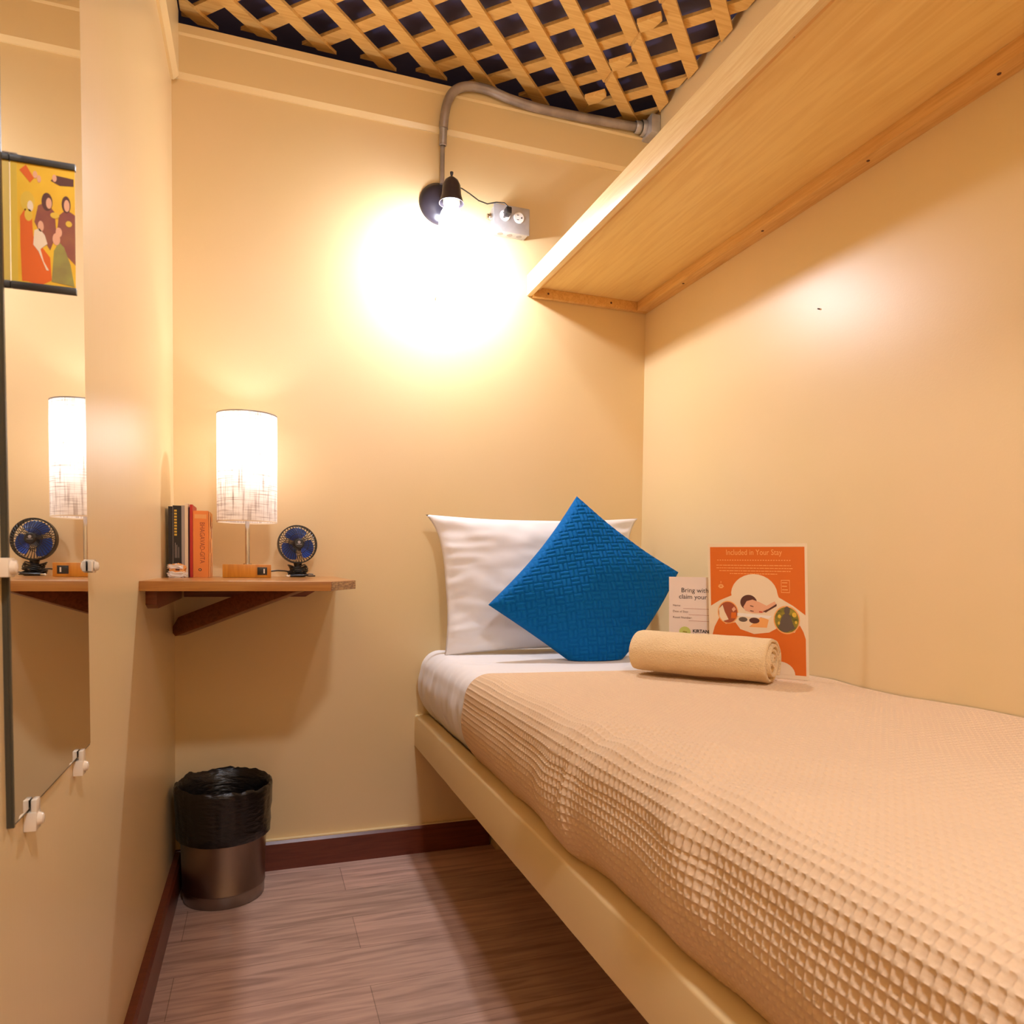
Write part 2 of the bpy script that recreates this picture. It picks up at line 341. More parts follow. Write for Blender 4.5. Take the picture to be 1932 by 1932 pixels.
def F(poly, mi_, k=0): fig.prism(poly, pf, T0, T1 + k * .0001, mi_)
F([(.0, 0), (.10, 0), (.10, 1), (0, 1)], 5)                                             # pale column at the left
F([(.16, .02), (.14, .34), (.14, .55), (.22, .62), (.32, .58), (.34, .40), (.44, .34), (.60, .24), (.62, .05), (.45, 0), (.25, .02)], 0)
F(ell(.26, .68, .11, .085), 3); F(ell(.27, .69, .08, .06), 5, 1); F(ell(.30, .645, .045, .045), 4, 2)
F(ell(.27, .57, .06, .05), 5, 2)
F([(.36, .52), (.42, .66), (.55, .70), (.68, .62), (.70, .44), (.60, .30), (.48, .40)], 2, 1)
F(ell(.56, .70, .085, .075), 6, 2); F(ell(.59, .69, .045, .045), 7, 3)
F([(.70, .40), (.74, .60), (.86, .66), (1, .62), (1, .20), (.84, .28)], 2)
F(ell(.86, .70, .07, .07), 6, 2); F(ell(.87, .69, .045, .05), 7, 3)
F(ell(.46, .49, .045, .045), 7, 4); F([(.34, .33), (.36, .45), (.44, .47), (.52, .42), (.56, .35), (.45, .30), (.50, .20), (.58, .13), (.54, .13), (.42, .28)], 4, 4)
F([(.62, .04), (.66, .30), (.74, .38), (.82, .34), (.92, .20), (.98, .02)], 1, 2); F(ell(.70, .40, .06, .05), 7, 3); F(ell(.74, .46, .05, .04), 7, 2)
F(ell(.68, .595, .07, .025), 3, 4); F(ell(.90, .54, .05, .025), 3, 4)
F([(.14, .93), (.24, .98), (.36, .88), (.30, .84)], 0, 1); F(ell(.38, .91, .035, .03), 7, 2); F(ell(.44, .88, .03, .03), 7, 2)
F([(.62, .88), (.70, .93), (.98, .92), (.98, .86), (.76, .85)], 6, 1); F(ell(.68, .905, .035, .03), 7, 2)
link('figures', fig, ['robe_o', 'robe_g', 'robe_m', 'yellow', 'cream', 'yellow', 'brown', 'peach'], pr)
link('hanger', MB().tube([(.0064, PYP, 1.4300), (.012, PYP, 1.4302), (.016, PYP, 1.4275)], .0007, 6), 'metal', pr, smooth=60)

# ------------------------------------------------------------------ corner desk shelf
ZD, DX, DY = .9585, .492, -.687
de = thing('corner_desk', 'honey wood corner desk shelf on brackets between the left and back walls', 'desk', (0, 0, .75))
P = [(0, 0), (DX, 0), (DX, -.52), (.414, DY), (0, DY)]
link('desk_top', MB().prism(P, lambda x, y, t: (x, y, t), ZD - .0228, ZD), 'desk', de, bevel=.0012)
e = Vector((DX - .414, -.52 - DY, 0)); n_ = Vector((e.y, -e.x, 0)).normalized() * .0008
mb = MB().hexa([Vector((.416, DY + .004, ZD - .0222)), Vector((DX - .0005, -.522, ZD - .0222)), Vector((DX - .0005, -.522, ZD - .0222)) + n_, Vector((.416, DY + .004, ZD - .0222)) + n_,
                Vector((.416, DY + .004, ZD - .0006)), Vector((DX - .0005, -.522, ZD - .0006)), Vector((DX - .0005, -.522, ZD - .0006)) + n_, Vector((.416, DY + .004, ZD - .0006)) + n_])
link('raw_edge', mb, 'raw', de)
link('back_batten', MB().prism([(.03, .8935), (.392, .8935), (.425, .913), (.425, ZD - .0228), (.03, ZD - .0228)], lambda x, z, t: (x, t, z), -.022, 0), 'brace', de, bevel=.001)
link('side_batten', MB().prism([(-.59, .900), (-.56, .890), (-.02, .890), (-.02, ZD - .0228), (-.59, ZD - .0228)], lambda y, z, t: (t, y, z), 0, .024), 'brace', de, bevel=.001)
# diagonal brace, from low in the corner up to the underside
mb = MB(); A = Vector((.014, -.03, .80)); Bq = Vector((.330, -.30, .936)); d = (Bq - A).normalized()
side = Vector((d.y, -d.x, 0)).normalized() * .020; upn = side.cross(d).normalized() * -.026
if upn.z < 0: upn = -upn
Pn = [A - upn * .9 + Vector((0, 0, -.012)), A + upn * .55, A + d * .045 + upn, ]
def topz(p0): k = (ZD - .0229 - p0.z) / d.z; return p0 + d * k
lowB, hiB = topz(A - upn), topz(A + upn)
prof = [A - upn, A - upn * .15 - d * .012, A + d * .030 + upn, hiB, lowB]
mb.add([p + side for p in prof] + [p - side for p in prof], [(0, 1, 2, 3, 4), (9, 8, 7, 6, 5)] + [(i, (i + 1) % 5, 5 + (i + 1) % 5, 5 + i) for i in range(5)])
link('diagonal_brace', mb, 'brace', de, bevel=.001)

# ------------------------------------------------------------------ books
def book(x0, x1, y0, y1, h, cov, label, name='book', tilt=0, cat='book', pages=True, lean=0):
    z = ZD + .0003; t = thing(name, label, cat, ((x0 + x1) / 2, (y0 + y1) / 2, z), 'books on the corner desk')
    c = .0018
    mb = MB().box(x0, x1, y0, y0 + .003, z, z + h).box(x0, x0 + c, y0 + .003, y1, z, z + h).box(x1 - c, x1, y0 + .003, y1, z, z + h)
    link('cover', mb, cov, t)
    link('pages', MB().box(x0 + c, x1 - c, y0 + .003, y1 - .004, z + .003, z + h - .003), 'pages', t)
    return t
yb = -.215
sp = lambda x, y, z: (lambda u, v, t: (x + u, y - t, z + v))
def vtext(body, size, x, z, y, mats, parent, name='title', xs=1, bold=0):   # reads downwards along the spine
    link(name, text_mb(body, size, lambda u, v, t: (x + v, y - t, z - u), 0, .0003, xs=xs, bold=bold), mats, parent, fixn=False)
b1 = book(.0080, .0185, yb, yb + .13, .200, 'bookblack', 'narrow black book at the left end, against the left wall')
b2 = book(.0190, .0410, yb + .002, yb + .13, .203, 'bookblack', 'black paperback with yellow spine lettering, second from the left wall')
link('spine_line', MB().box(.0194, .0202, yb + .0015, yb + .0021, ZD + .004, ZD + .2), 'grey', b2)
mb = MB()
for i in range(9): mb.box(.0232, .0300, yb + .0015, yb + .0021, ZD + .118 + i * .0085, ZD + .1235 + i * .0085)
link('spine_title', mb, 'yellow', b2)
mb = MB()
for i, xx in enumerate((.025, .029, .034)): mb.box(xx, xx + .0012, yb + .0015, yb + .0021, ZD + .055, ZD + .098 - i * .006)
link('spine_text', mb, 'grey', b2)
b3 = book(.0415, .0500, yb + .004, yb + .13, .204, 'grey', 'thin grey book between the black paperback and the cream book')
b4 = book(.0505, .0590, yb + .001, yb + .13, .210, 'cream', 'thin cream book between the grey and the red books')
b5 = book(.0640, .0715, yb - .002, yb + .13, .207, 'red', 'slim bright red book beside the thick orange book')
b6 = book(.0595, .0635, yb + .012, yb + .12, .200, 'dred', 'very thin dark red booklet between the cream and red books')
b7 = book(.0725, .1130, yb - .004, yb + .118, .190, 'orangebook', 'thick orange book with its title down the spine, standing beside the lamp')
vtext('BHAGAVAD-GITA', .0185, .0905, ZD + .158, yb - .0042, 'brown_m', b7, xs=.80)
link('spine_emblem', MB().prism(ell(.0905, ZD + .022, .0042, .0042), lambda x, z, t: (x, yb - .0041 - t, z), 0, .0003).prism(ell(.0905, ZD + .022, .0018, .0022), lambda x, z, t: (x, yb - .0044 - t, z), 0, .0003, 1), ['brown', 'orange_lt'], b7)
link('spine_panel', MB().box(.0765, .108, yb - .0044, yb - .0041, ZD + .168, ZD + .180), 'orange_lt', b7)
b8 = book(.1137, .1165, yb + .0, yb + .120, .188, 'orange_lt', 'thin cream and orange booklet on the lamp side of the thick orange book')
mb = MB(); r5 = random.Random(5)
for i in range(14):
    yy = yb + .012 + r5.random() * .09; zz = ZD + .02 + r5.random() * .15; q = .004 + r5.random() * .010
    mb.prism(ell(yy, zz, q, q * 1.6, 10), lambda y, z, t: (.1165 + t, y, z), 0, .0003, i % 2)
link('cover_art', mb, ['brown_m', 'cream'], b8)
# wrapped snack packet in front of the books
pk = thing('wrapped_packet', 'small orange and white packet in crinkled clear wrap before the black books', 'packet', (.035, -.255, ZD))
def puff(cx, cy, cz, ax, ay, az, jit, seed, n=18):
    mb = MB(); P = []
    for i in range(n + 1):
        for j in range(n):
            th = PI * i / n; ph = 2 * PI * j / n; d_ = Vector((math.sin(th) * math.cos(ph), math.sin(th) * math.sin(ph), math.cos(th)))
            q = [abs(c) ** .55 * (1 if c > 0 else -1) for c in d_]
            k = 1 + jit * fbm(q[0] + seed, q[1], q[2], 3.5)
            P.append((cx + ax * q[0] * k, cy + ay * q[1] * k, max(ZD + .0003, cz + az * q[2] * k)))
    fs = [(i * n + j, i * n + (j + 1) % n, (i + 1) * n + (j + 1) % n, (i + 1) * n + j) for i in range(n) for j in range(n)]
    return mb.add(P, fs)
link('packet_body', puff(.035, -.255, ZD + .0185, .021, .014, .0185, .35, 1), 'orange_lt', pk)
link('foil_strip', puff(.034, -.264, ZD + .0085, .022, .010, .0085, .6, 4), 'clear', pk)
link('top_wrap', puff(.030, -.262, ZD + .030, .017, .009, .006, .9, 8), 'clear', pk)
link('dark_label', MB().box(.032, .042, -.2735, -.2715, ZD + .020, ZD + .0245), 'brown', pk)

# ------------------------------------------------------------------ table lamp
LX, LY = .2172, -.175
tl = thing('table_lamp', 'lit table lamp with white linen drum shade and wood block base on the corner desk', 'lamp', (LX, LY, ZD))
link('base', MB().box(LX - .066, LX + .066, -.243, -.110, ZD + .0005, ZD + .0385), 'lampwood', tl, bevel=.0015)
pp = link('port_panel', MB().box(LX + .028, LX + .055, -.2446, -.2425, ZD + .0085, ZD + .0305), 'blackp', tl, bevel=.0005)
link('usb_port', MB().box(LX + .045, LX + .0485, -.2452, -.2445, ZD + .013, ZD + .026), 'white_p', pp)
link('pole', MB().lathe([(.012, ZD + .0385), (.012, ZD + .041), (.0062, ZD + .042), (.0062, 1.20), (.004, 1.205)], (LX, LY, 0), n=20), 'chrome', tl, smooth=40)
RS, Z0, Z1 = .0845, 1.122, 1.436
link('shade', MB().lathe([(RS - .0008, Z0), (RS, Z0), (RS, Z1), (RS - .0008, Z1), (RS - .0008, Z0)], (LX, LY, 0), n=64), 'shade', tl, smooth=40)
link('shade_hoop', MB().lathe([(RS - .0015, Z1 - .002), (RS + .0006, Z1 - .002), (RS + .0006, Z1 + .0012), (RS - .0015, Z1 + .0012), (RS - .0015, Z1 - .002)], (LX, LY, 0), n=64), 'metal', tl)
link('shade_hoop', MB().lathe([(RS - .0015, Z0 - .0012), (RS + .0006, Z0 - .0012), (RS + .0006, Z0 + .002), (RS - .0015, Z0 + .002), (RS - .0015, Z0 - .0012)], (LX, LY, 0), n=64), 'cream', tl)
mb = MB()
for k in range(3):
    a = 2 * PI * k / 3 + .4; mb.tube([(LX, LY, 1.20), (LX + RS * .97 * math.cos(a), LY + RS * .97 * math.sin(a), 1.185)], .0013, 6)
link('shade_spider', mb, 'metal', tl)
link('lamp_bulb', MB().lathe([(0.0001, 1.315), (.014, 1.311), (.024, 1.298), (.027, 1.282), (.023, 1.262), (.013, 1.243), (.012, 1.21)], (LX, LY, 0), n=24), 'bulb', tl, smooth=60)
def area_point(name, loc, power, rad, parent):
    ld = bpy.data.lights.new(name, 'POINT'); ld.energy = power * S * S; ld.color = WARM; ld.shadow_soft_size = rad * S
    lo = bpy.data.objects.new(name, ld); COL.objects.link(lo); lo.location = Vector(loc) * S - wloc(parent); lo.parent = parent; return lo
area_point('lamp_light', (LX, LY, 1.345), LAMP_W, .02, tl)
link('power_cord', MB().tube([(LX + .066, -.20, ZD + .019), (LX + .085, -.19, ZD + .021), (LX + .105, -.15, ZD + .020), (LX + .13, -.10, ZD + .016), (LX + .16, -.05, ZD + .006), (LX + .185, -.03, ZD + .003), (LX + .205, -.012, ZD + .003)], .0022, 8), 'blackp', tl, smooth=60)

# ------------------------------------------------------------------ small fan
FX, FY, FZ, FR = .3635, -.085, 1.0615, .0585
fa = thing('desk_fan', 'mini black desk fan with blue blades standing on the corner desk', 'fan', (FX, FY, ZD))
ax = Vector((.16, -1, .10)).normalized(); e1 = ax.cross(Vector((0, 0, 1))).normalized(); e2 = e1.cross(ax)
fc = Vector((FX, FY, FZ))
def fp(r, a, h): return fc + ax * h + (e1 * math.cos(a) + e2 * math.sin(a)) * r
def cage(front):
    mb = MB(); h0, h1 = (.008, .024) if front else (-.006, -.026)
    for k in range(40):
        a = 2 * PI * k / 40; tw = .35 if front else -.3
        pts = [fp(.016, a + tw, h1), fp(.030, a + tw * .6, h1), fp(.046, a + tw * .25, h1 * .95), fp(.0555, a, h0 + (h1 - h0) * .55), fp(FR, a, h0)]
        mb.tube(pts, .0009, 5, cap=False)
    mb.tube([fp(.030 if front else .034, 2 * PI * k / 40, h1) for k in range(41)], .0009, 5, cap=False)
    return mb
link('front_grille', cage(True), 'blackp', fa, smooth=60)
link('rear_grille', cage(False), 'blackp', fa, smooth=60)
link('rim', MB().lathe([(FR - .0015, -.008), (FR + .0018, -.008), (FR + .0022, 0), (FR + .0018, .010), (FR - .0015, .010), (FR - .0015, -.008)], fc, ax, 56), 'blackp', fa, smooth=40)
hub = link('hub', MB().lathe([(.0001, .029), (.013, .029), (.0165, .025), (.0165, -.02), (.0001, -.022)], fc, ax, 28), 'blackp', fa, smooth=35)
link('hub_emblem', MB().prism(ell(0, .004, .0045, .0045, 16), lambda u, v, t: fc + ax * (.0292 + t) + e1 * u + e2 * v, 0, .0003).prism([(-.008, -.0035), (.008, -.0035), (.008, -.002), (-.008, -.002)], lambda u, v, t: fc + ax * (.0292 + t) + e1 * u + e2 * v, 0, .0003), 'metal', hub)
for k, a0 in enumerate((1.45, 3.55, 5.55)):
    mb = MB(); nr, na = 6, 9; P = []
    for i in range(nr):
        r = .013 + (.053 - .013) * i / (nr - 1)
        for j in range(na):
            s_ = j / (na - 1) - .5; wid = .75 + .45 * math.sin(PI * i / (nr - 1) * .8)
            edge = 1 - .10 * (i == nr - 1) * (abs(s_) * 2) ** 2
            P.append(fp(r * edge, a0 + s_ * wid * 1.38, -.002 + s_ * .016))
    mb.grid(P, nr, na); mb.grid([p + ax * .0012 for p in map(Vector, P)], nr, na)
    link('blade', mb, 'blue_p', fa, smooth=60)
link('stand', MB().lathe([(.024, 0), (.024, .004), (.016, .008), (.011, .018), (.011, .032), (.014, .048)], (FX + .002, FY + .006, ZD + .0005), n=24), 'blackp', fa, smooth=50)
mb = MB(); cp = []
rr = random.Random(3)
for k in range(150):
    a = k * .42; cp.append((FX + .002 + (.027 + .004 * math.sin(k * .37)) * math.cos(a), FY + .006 + (.019 + .003 * math.cos(k * .53)) * math.sin(a), ZD + .006 + .030 * (k / 150) + .004 * math.sin(k * .9)))
mb.tube(cp, .0019, 6)
mb.tube([(FX + .018, FY - .012, ZD + .006), (FX + .035, FY - .012, ZD + .010), (FX + .048, FY - .008, ZD + .009)], .0017, 6)
link('wound_cable', mb, 'blackp', fa, smooth=60)
mb = MB().tube([(FX - .022, FY - .030, ZD + .0045), (FX + .018, FY - .030, ZD + .0045), (FX + .030, FY - .020, ZD + .008), (FX + .018, FY - .005, ZD + .014)], [.0042, .0042, .0028, .0018], 8)
pl_ = link('usb_plug', mb, 'blackp', fa, smooth=50)
link('plug_tip', MB().box(FX - .036, FX - .022, FY - .0345, FY - .0255, ZD + .0022, ZD + .0066), 'chrome', pl_, bevel=.0005)

# ------------------------------------------------------------------ waste bin
BX, BY = .149, -.150
wb = thing('waste_bin', 'steel waste bin with a black liner folded over its rim, in the floor corner', 'waste bin', (BX, BY, 0))
link('bin_body', MB().lathe([(.0001, .004), (.108, .004), (.112, .001), (.1145, .004), (.1155, .036), (.1175, .038), (.1175, .042), (.1165, .044), (.121, .20), (.126, .318), (.128, .322), (.124, .322), (.122, .31), (.112, .02), (.0001, .015)], (BX, BY, 0), n=72), 'steel', wb, smooth=40)
def bagj(i, a, r, h):
    n1 = fbm(math.cos(a) * 1.4, math.sin(a) * 1.4, h * 3, 2.2); n2 = fbm(math.cos(a) * 3, math.sin(a) * 3, h * 7 + 3, 3.0)
    rim = math.exp(-((h - .33) / .05) ** 2)
    back = .5 + .5 * math.sin(a_off(a))
    return r * (1 + .016 * n1 + .020 * n2 * (1 if i > 0 else .5)), h + rim * (.014 * n1 + .005 * n2 + .010 * back)
def a_off(a): return a
link('bin_liner', MB().lathe([(.126, .186), (.131, .190), (.1335, .215), (.1325, .245), (.136, .27), (.1365, .30), (.1385, .325), (.138, .336), (.133, .341), (.127, .335), (.120, .315), (.112, .27), (.105, .20), (.10, .12), (.085, .05), (.0001, .03)], (BX, BY, 0), n=110, jit=bagj), 'bag', wb, smooth=60)

# ------------------------------------------------------------------ wall lamp, cord, outlet box, conduit
wl = thing('wall_lamp', 'black wall lamp with lit bare bulb on the back wall under the conduit', 'lamp', (.838, 0, 2.235))
PC = (.834, 0, 2.235)
link('back_plate', MB().lathe([(.0001, .022), (.040, .021), (.058, .014), (.070, .004), (.071, 0)], PC, (0, -1, 0), 48), 'black', wl, smooth=50)
link('plate_screw', MB().lathe([(.0001, .004), (.004, .003), (.005, 0)], (.796, -.014, 2.222), (0, -1, 0), 12), 'chrome', wl, smooth=50)
HX, HY = .8445, -.125
link('arm', MB().tube([(.838, -.018, 2.232), (.84, -.06, 2.242), (.8435, -.10, 2.245), (HX, HY, 2.240)], .009, 12), 'black', wl, smooth=50)
link('socket_hood', MB().lathe([(.0001, 2.268), (.009, 2.266), (.022, 2.255), (.029, 2.240), (.031, 2.220), (.033, 2.205), (.039, 2.188), (.041, 2.182), (.039, 2.182), (.031, 2.198), (.028, 2.22), (.0001, 2.235)], (HX, HY, 0), n=36), 'black', wl, smooth=50)
link('finial', MB().lathe([(.0035, 2.266), (.0035, 2.272), (.0055, 2.278), (.0055, 2.283), (.0001, 2.285)], (HX, HY, 0), n=12), 'black', wl, smooth=50)
link('socket_ring', MB().lathe([(.0275, 2.205), (.0275, 2.182), (.025, 2.178), (.02, 2.178)], (HX, HY, 0), n=28), 'cream', wl, smooth=50)
bz = 2.118
nk = link('bulb_neck', MB().lathe([(.019, 2.185), (.022, 2.172), (.034, 2.150), (.0405, 2.128), (.0405, 2.124), (.0400, 2.108), (.0375, 2.096)], (HX, HY, 0), n=36), 'bulb', wl, smooth=60)
bulb_prof = [(.0375, 2.096), (.030, 2.083), (.016, 2.074), (.0001, 2.072)]
bl = link('bulb', MB().lathe(bulb_prof, (HX, HY, 0), n=36), 'bulb_main' if 'bulb_main' in M else 'bulb', wl, smooth=60)
M['bulb_main'] = mat('lit_wall_bulb', (1, 1, 1), .4, emit=(WARM, 1.0))
M['bulb_neck'] = mat('lit_bulb_neck', (1, 1, 1), .4, emit=(WARM, 1.0))
M['bulb_neck'].node_tree.nodes['Principled BSDF'].inputs['Emission Strength'].default_value = NECK_W * S * S / (PI * sum(p.area for p in nk.data.polygons))
nk.data.materials.clear(); nk.data.materials.append(M['bulb_neck'])
area_m2 = sum(p.area for p in bl.data.polygons)
M['bulb_main'].node_tree.nodes['Principled BSDF'].inputs['Emission Strength'].default_value = BULB_W * S * S / (PI * area_m2)
bl.data.materials.clear(); bl.data.materials.append(M['bulb_main'])
link('cord', MB().tube([(.866, -.118, 2.243), (.885, -.105, 2.247), (.916, -.085, 2.246), (.953, -.07, 2.236), (.985, -.065, 2.233), (1.015, -.07, 2.241), (1.040, -.085, 2.236), (1.056, -.088, 2.222)], .0021, 8), 'blackp', wl, smooth=60)
link('plug', MB().box(1.046, 1.066, -.090, -.058, 2.203, 2.226), 'blackp', wl, bevel=.004)

ob = thing('outlet_box', 'grey metal electrical box with two white sockets beside the wall lamp', 'outlet', (1.08, 0, 2.205))
link('box_body', MB().box(1.016, 1.142, -.046, 0, 2.160, 2.246), 'galv', ob, bevel=.003)
link('face_plate', MB().box(1.013, 1.145, -.050, -.0455, 2.157, 2.249), 'galv', ob, bevel=.003)
for i, cx in enumerate((1.054, 1.105)):
    s_ = link('socket', MB().lathe([(.0001, .0025), (.0175, .0025), (.019, .001), (.019, 0)], (cx, -.050, 2.212), (0, -1, 0), 28), 'white_p', ob, smooth=30)
    link('socket_slots', MB().box(cx - .008, cx - .001, -.0535, -.0524, 2.219, 2.2208).box(cx - .008, cx - .001, -.0535, -.0524, 2.2035, 2.2053).lathe([(.0001, .0036), (.0026, .0036), (.0026, 0)], (cx + .009, -.05, 2.212), (0, -1, 0), 10), 'blackp', s_)
link('knockouts', MB().lathe([(.0001, .0008), (.010, .0008), (.010, 0)], (1.045, -.024, 2.160), (0, 0, -1), 18).lathe([(.0001, .0008), (.010, .0008), (.010, 0)], (1.08, -.024, 2.160), (0, 0, -1), 18).lathe([(.0001, .0008), (.010, .0008), (.010, 0)], (1.115, -.024, 2.160), (0, 0, -1), 18), 'metal', ob)
link('connector', MB().lathe([(.012, 0), (.012, .012), (.009, .013), (.009, .020), (.0001, .020)], (1.016, -.024, 2.212), (-1, 0, 0), 18), 'chrome', ob, smooth=35)

co = thing('conduit', 'grey metal conduit bending from the wall lamp over the wall top toward the shelf', 'pipe', (.84, 0, 2.3))
link('lower_pipe', MB().tube([(.838, -.018, 2.295), (.838, -.018, 2.36), (.838, -.022, 2.44)], .0080, 14), 'metal', co, smooth=60)
link('coupling', MB().lathe([(.0095, -.03), (.013, -.028), (.013, .030), (.0145, .032), (.0145, .045), (.012, .047)], (.8375, -.030, 2.448), (0, -.12, 1), 18), 'metal', co, smooth=40)
pts = [(.8375, -.036, 2.47), (.840, -.040, 2.510), (.849, -.040, 2.556), (.867, -.040, 2.592), (.897, -.040, 2.616), (.939, -.040, 2.628), (.999, -.040, 2.628), (1.066, -.040, 2.616), (1.165, -.040, 2.607), (1.26, -.040, 2.608), (1.348, -.040, 2.611), (1.45, -.040, 2.615), (1.575, -.040, 2.622)]
def spline(p, k=6):
    out = []; p = [Vector(q) for q in p]
    for i in range(len(p) - 1):
        a, b, c, d_ = p[max(i - 1, 0)], p[i], p[i + 1], p[min(i + 2, len(p) - 1)]
        for j in range(k):
            t = j / k; out.append(.5 * ((2 * b) + (c - a) * t + (2 * a - 5 * b + 4 * c - d_) * t * t + (3 * b - a - 3 * c + d_) * t ** 3))
    return out + [p[-1]]
link('upper_pipe', MB().tube(spline(pts), .0150, 18), 'metal', co, smooth=60)
link('collar', MB().lathe([(.019, 0), (.021, .003), (.021, .020), (.019, .024)], (1.556, -.040, 2.6205), (1, 0, .05), 18).lathe([(.026, .024), (.027, .028), (.027, .040), (.024, .044)], (1.556, -.040, 2.6205), (1, 0, .05), 18), 'galv', co, smooth=40)
link('junction_box', MB().box(1.598, W - .0005, -.09, 0.0, 2.585, 2.652), 'galv', co, bevel=.004)
tag(link('wall_nail', MB().tube([(.823, 0, 1.918), (.823, -.012, 1.919)], .0018, 8), 'metal', smooth=50, loc=(.823, 0, 1.918)), 'small nail left in the back wall under the wall lamp', 'nail')
tag(link('wall_nail', MB().tube([(W, -.919, 1.681), (W - .006, -.919, 1.681)], .0018, 8), 'brown', smooth=50, loc=(W, -.919, 1.681)), 'small nail head in the right wall within the bright glare', 'nail')

# ------------------------------------------------------------------ bed
RX, RB, RT, BE = .7592, .3739, .4807, -2.62
bf = thing('bed_frame', 'cream painted bed frame with a long side rail, built between the walls', 'bed', (1.2, -1.3, 0))
mb = MB(); rl = random.Random(2)
ys = [-.0005 + (BE) * i / 60 for i in range(61)]; P = []
for i, y in enumerate(ys):
    j = .0010 * fbm(0, y * 4, 0, 2.5); r_ = .006
    P += [(RX + j, y, RB), (RX + j, y, RT - r_), (RX + .0018 + j, y, RT - .0018), (RX + r_ + j, y, RT + j), (RX + .046, y, RT + j), (RX + .046, y, RB)]
fs = [(i * 6 + k, i * 6 + (k + 1) % 6, (i + 1) * 6 + (k + 1) % 6, (i + 1) * 6 + k) for i in range(60) for k in range(6)] + [tuple(range(6)), tuple(range(360, 366))]
mb.add(P, fs); link('side_rail', mb, 'trim', bf, smooth=50)
link('bed_base', MB().box(RX + .046, W, BE, -.0005, .430, .466), 'trim', bf)
for (x, y) in ((1.036, -.075), (1.036, -2.5)): link('leg', MB().box(x, x + .07, y, y + .072, 0, .430), 'trim', bf, bevel=.002)
# mattress with fitted sheet
ZM = .7065
def bed_section(xl, top, inset=0, grow=0.0):
    """cross-section from the right wall, over the edge and down the side; returns (x, z, arc) list"""
    pts = [(W - .004, top)]
    R = .062
    n = 60; x_edge = xl + R
    for i in range(1, n): pts.append((W - .004 + (x_edge - (W - .004)) * i / (n - 1), top))
    for i in range(1, 16):
        a = PI / 2 * i / 15; pts.append((x_edge - R * math.sin(a), top - R + R * math.cos(a)))
    zb = RT - .012
    for i in range(1, 30):
        t = i / 29; z = (top - R) + (zb - (top - R)) * t
        pts.append((xl - .010 * math.sin(PI * min(1, t * 1.15)) + .050 * t ** 3, z))
    return pts
def bed_skin(y0, y1, ny, xl, top, wr, hem=None, step=None, waffle=0, cell=.0125):
    sec = bed_section(xl, top)
    L_ = [0]
    for a, b in zip(sec, sec[1:]): L_.append(L_[-1] + math.hypot(a[0] - b[0], a[1] - b[1]))
    if step:
        k = int(L_[-1] / step); arcs = [i * step for i in range(k + 1)]; k2 = int(abs(y1 - y0) / step); yy = [y0 + (y1 - y0) * 0 - i * step for i in range(k2 + 1)]
    else: arcs = [L_[-1] * i / 90 for i in range(91)]; yy = [y0 + (y1 - y0) * i / ny for i in range(ny + 1)]
    sx = np.interp(arcs, L_, [p[0] for p in sec]); sz = np.interp(arcs, L_, [p[1] for p in sec])
    tx = np.gradient(sx); tz = np.gradient(sz); ln = np.hypot(tx, tz) + 1e-9; nx, nz = tz / ln, -tx / ln
    P = []
    for iy, y in enumerate(yy):
        for ia, s_ in enumerate(arcs):
            x, z = sx[ia], sz[ia]; sy = y
            if hem is not None: sy = y + hem(s_, L_[-1], y)
            side = min(1, max(0, (s_ - .72) / .12))
            h = wr(x, sy, s_, side)
            if waffle:
                a_, b_ = ia % 5, iy % 5
                h += waffle * (1.0 if (a_ == 0 or b_ == 0) else (.12 if (a_ in (1, 4) or b_ in (1, 4)) else 0))
            P.append((x + nx[ia] * h, sy, z + nz[ia] * h))
    mb = MB(); mb.grid(P, len(yy), len(arcs)); return mb
ma = thing('mattress', 'mattress under a white fitted sheet on the cream bed frame', 'mattress', (1.2, -1.3, .466))
def wr_sheet(x, y, s_, side):
    side = side * min(1, max(0, (y + .66) / .08))
    g = .0015 * fbm(x, y, 0, 9) * (1 if y > -.6 else 0)
    e = math.exp(-(y / .10) ** 2)
    return g + side * (.0022 * math.sin(y * 95 + 3 * fbm(x, y, 0, 6)) * (.25 + e) + .005 * fbm(x, y * 2.5, s_, 9)) - .028 * math.exp(-((y + .006) / .018) ** 2) * (1 if side > 0 else .7)
mb = bed_skin(-.006, -.95, 260, .772, ZM, wr_sheet)
link('fitted_sheet', mb, 'sheet', ma, smooth=70, fixn=True)
link('mattress_core', MB().box(.850, W - .006, BE + .05, -.03, .466, ZM - .03), 'sheet', ma)
# waffle blanket
BY0 = -.628
def hem(s_, L_, y):
    t = s_ / L_
    k = -.115 * max(0, 1 - s_ / .85) + .010 * max(0, (s_ - .86) / .25)
    f = max(0, 1 - (BY0 - y) / .5)
    return k * (.35 + .65 * f)
def wr_bl(x, y, s_, side):
    h = .009 + .010 * fbm(x, y, .3, 3.0) + .004 * fbm(x, y, 1.3, 9) - .003 * side
    d = (y + .985); h += side * .010 * math.exp(-((y + 1.34 - .10 * (s_ - .95)) / .020) ** 2) * math.exp(-((s_ - .93) / .10) ** 2)
    h += side * (.008 * fbm(0, y + s_ * .7, 4, 6) + .003 * math.sin(y * 16 + s_ * 9))
    # two soft diagonal creases over the near edge
    for (y0, c, a, wd) in ((-1.32, .55, .012, .05), (-1.46, .75, .014, .06), (-1.72, .35, .012, .07), (-1.62, -.9, .010, .05)):
        q = (y - y0) - c * (s_ - .82); h += a * math.exp(-(q / wd) ** 2) * math.exp(-((s_ - .85) / .22) ** 2)
    f = min(1, max(0, (BY0 - .02 - y) / .10))
    return max(.0035, .0045 * (1 - f) + h * f)
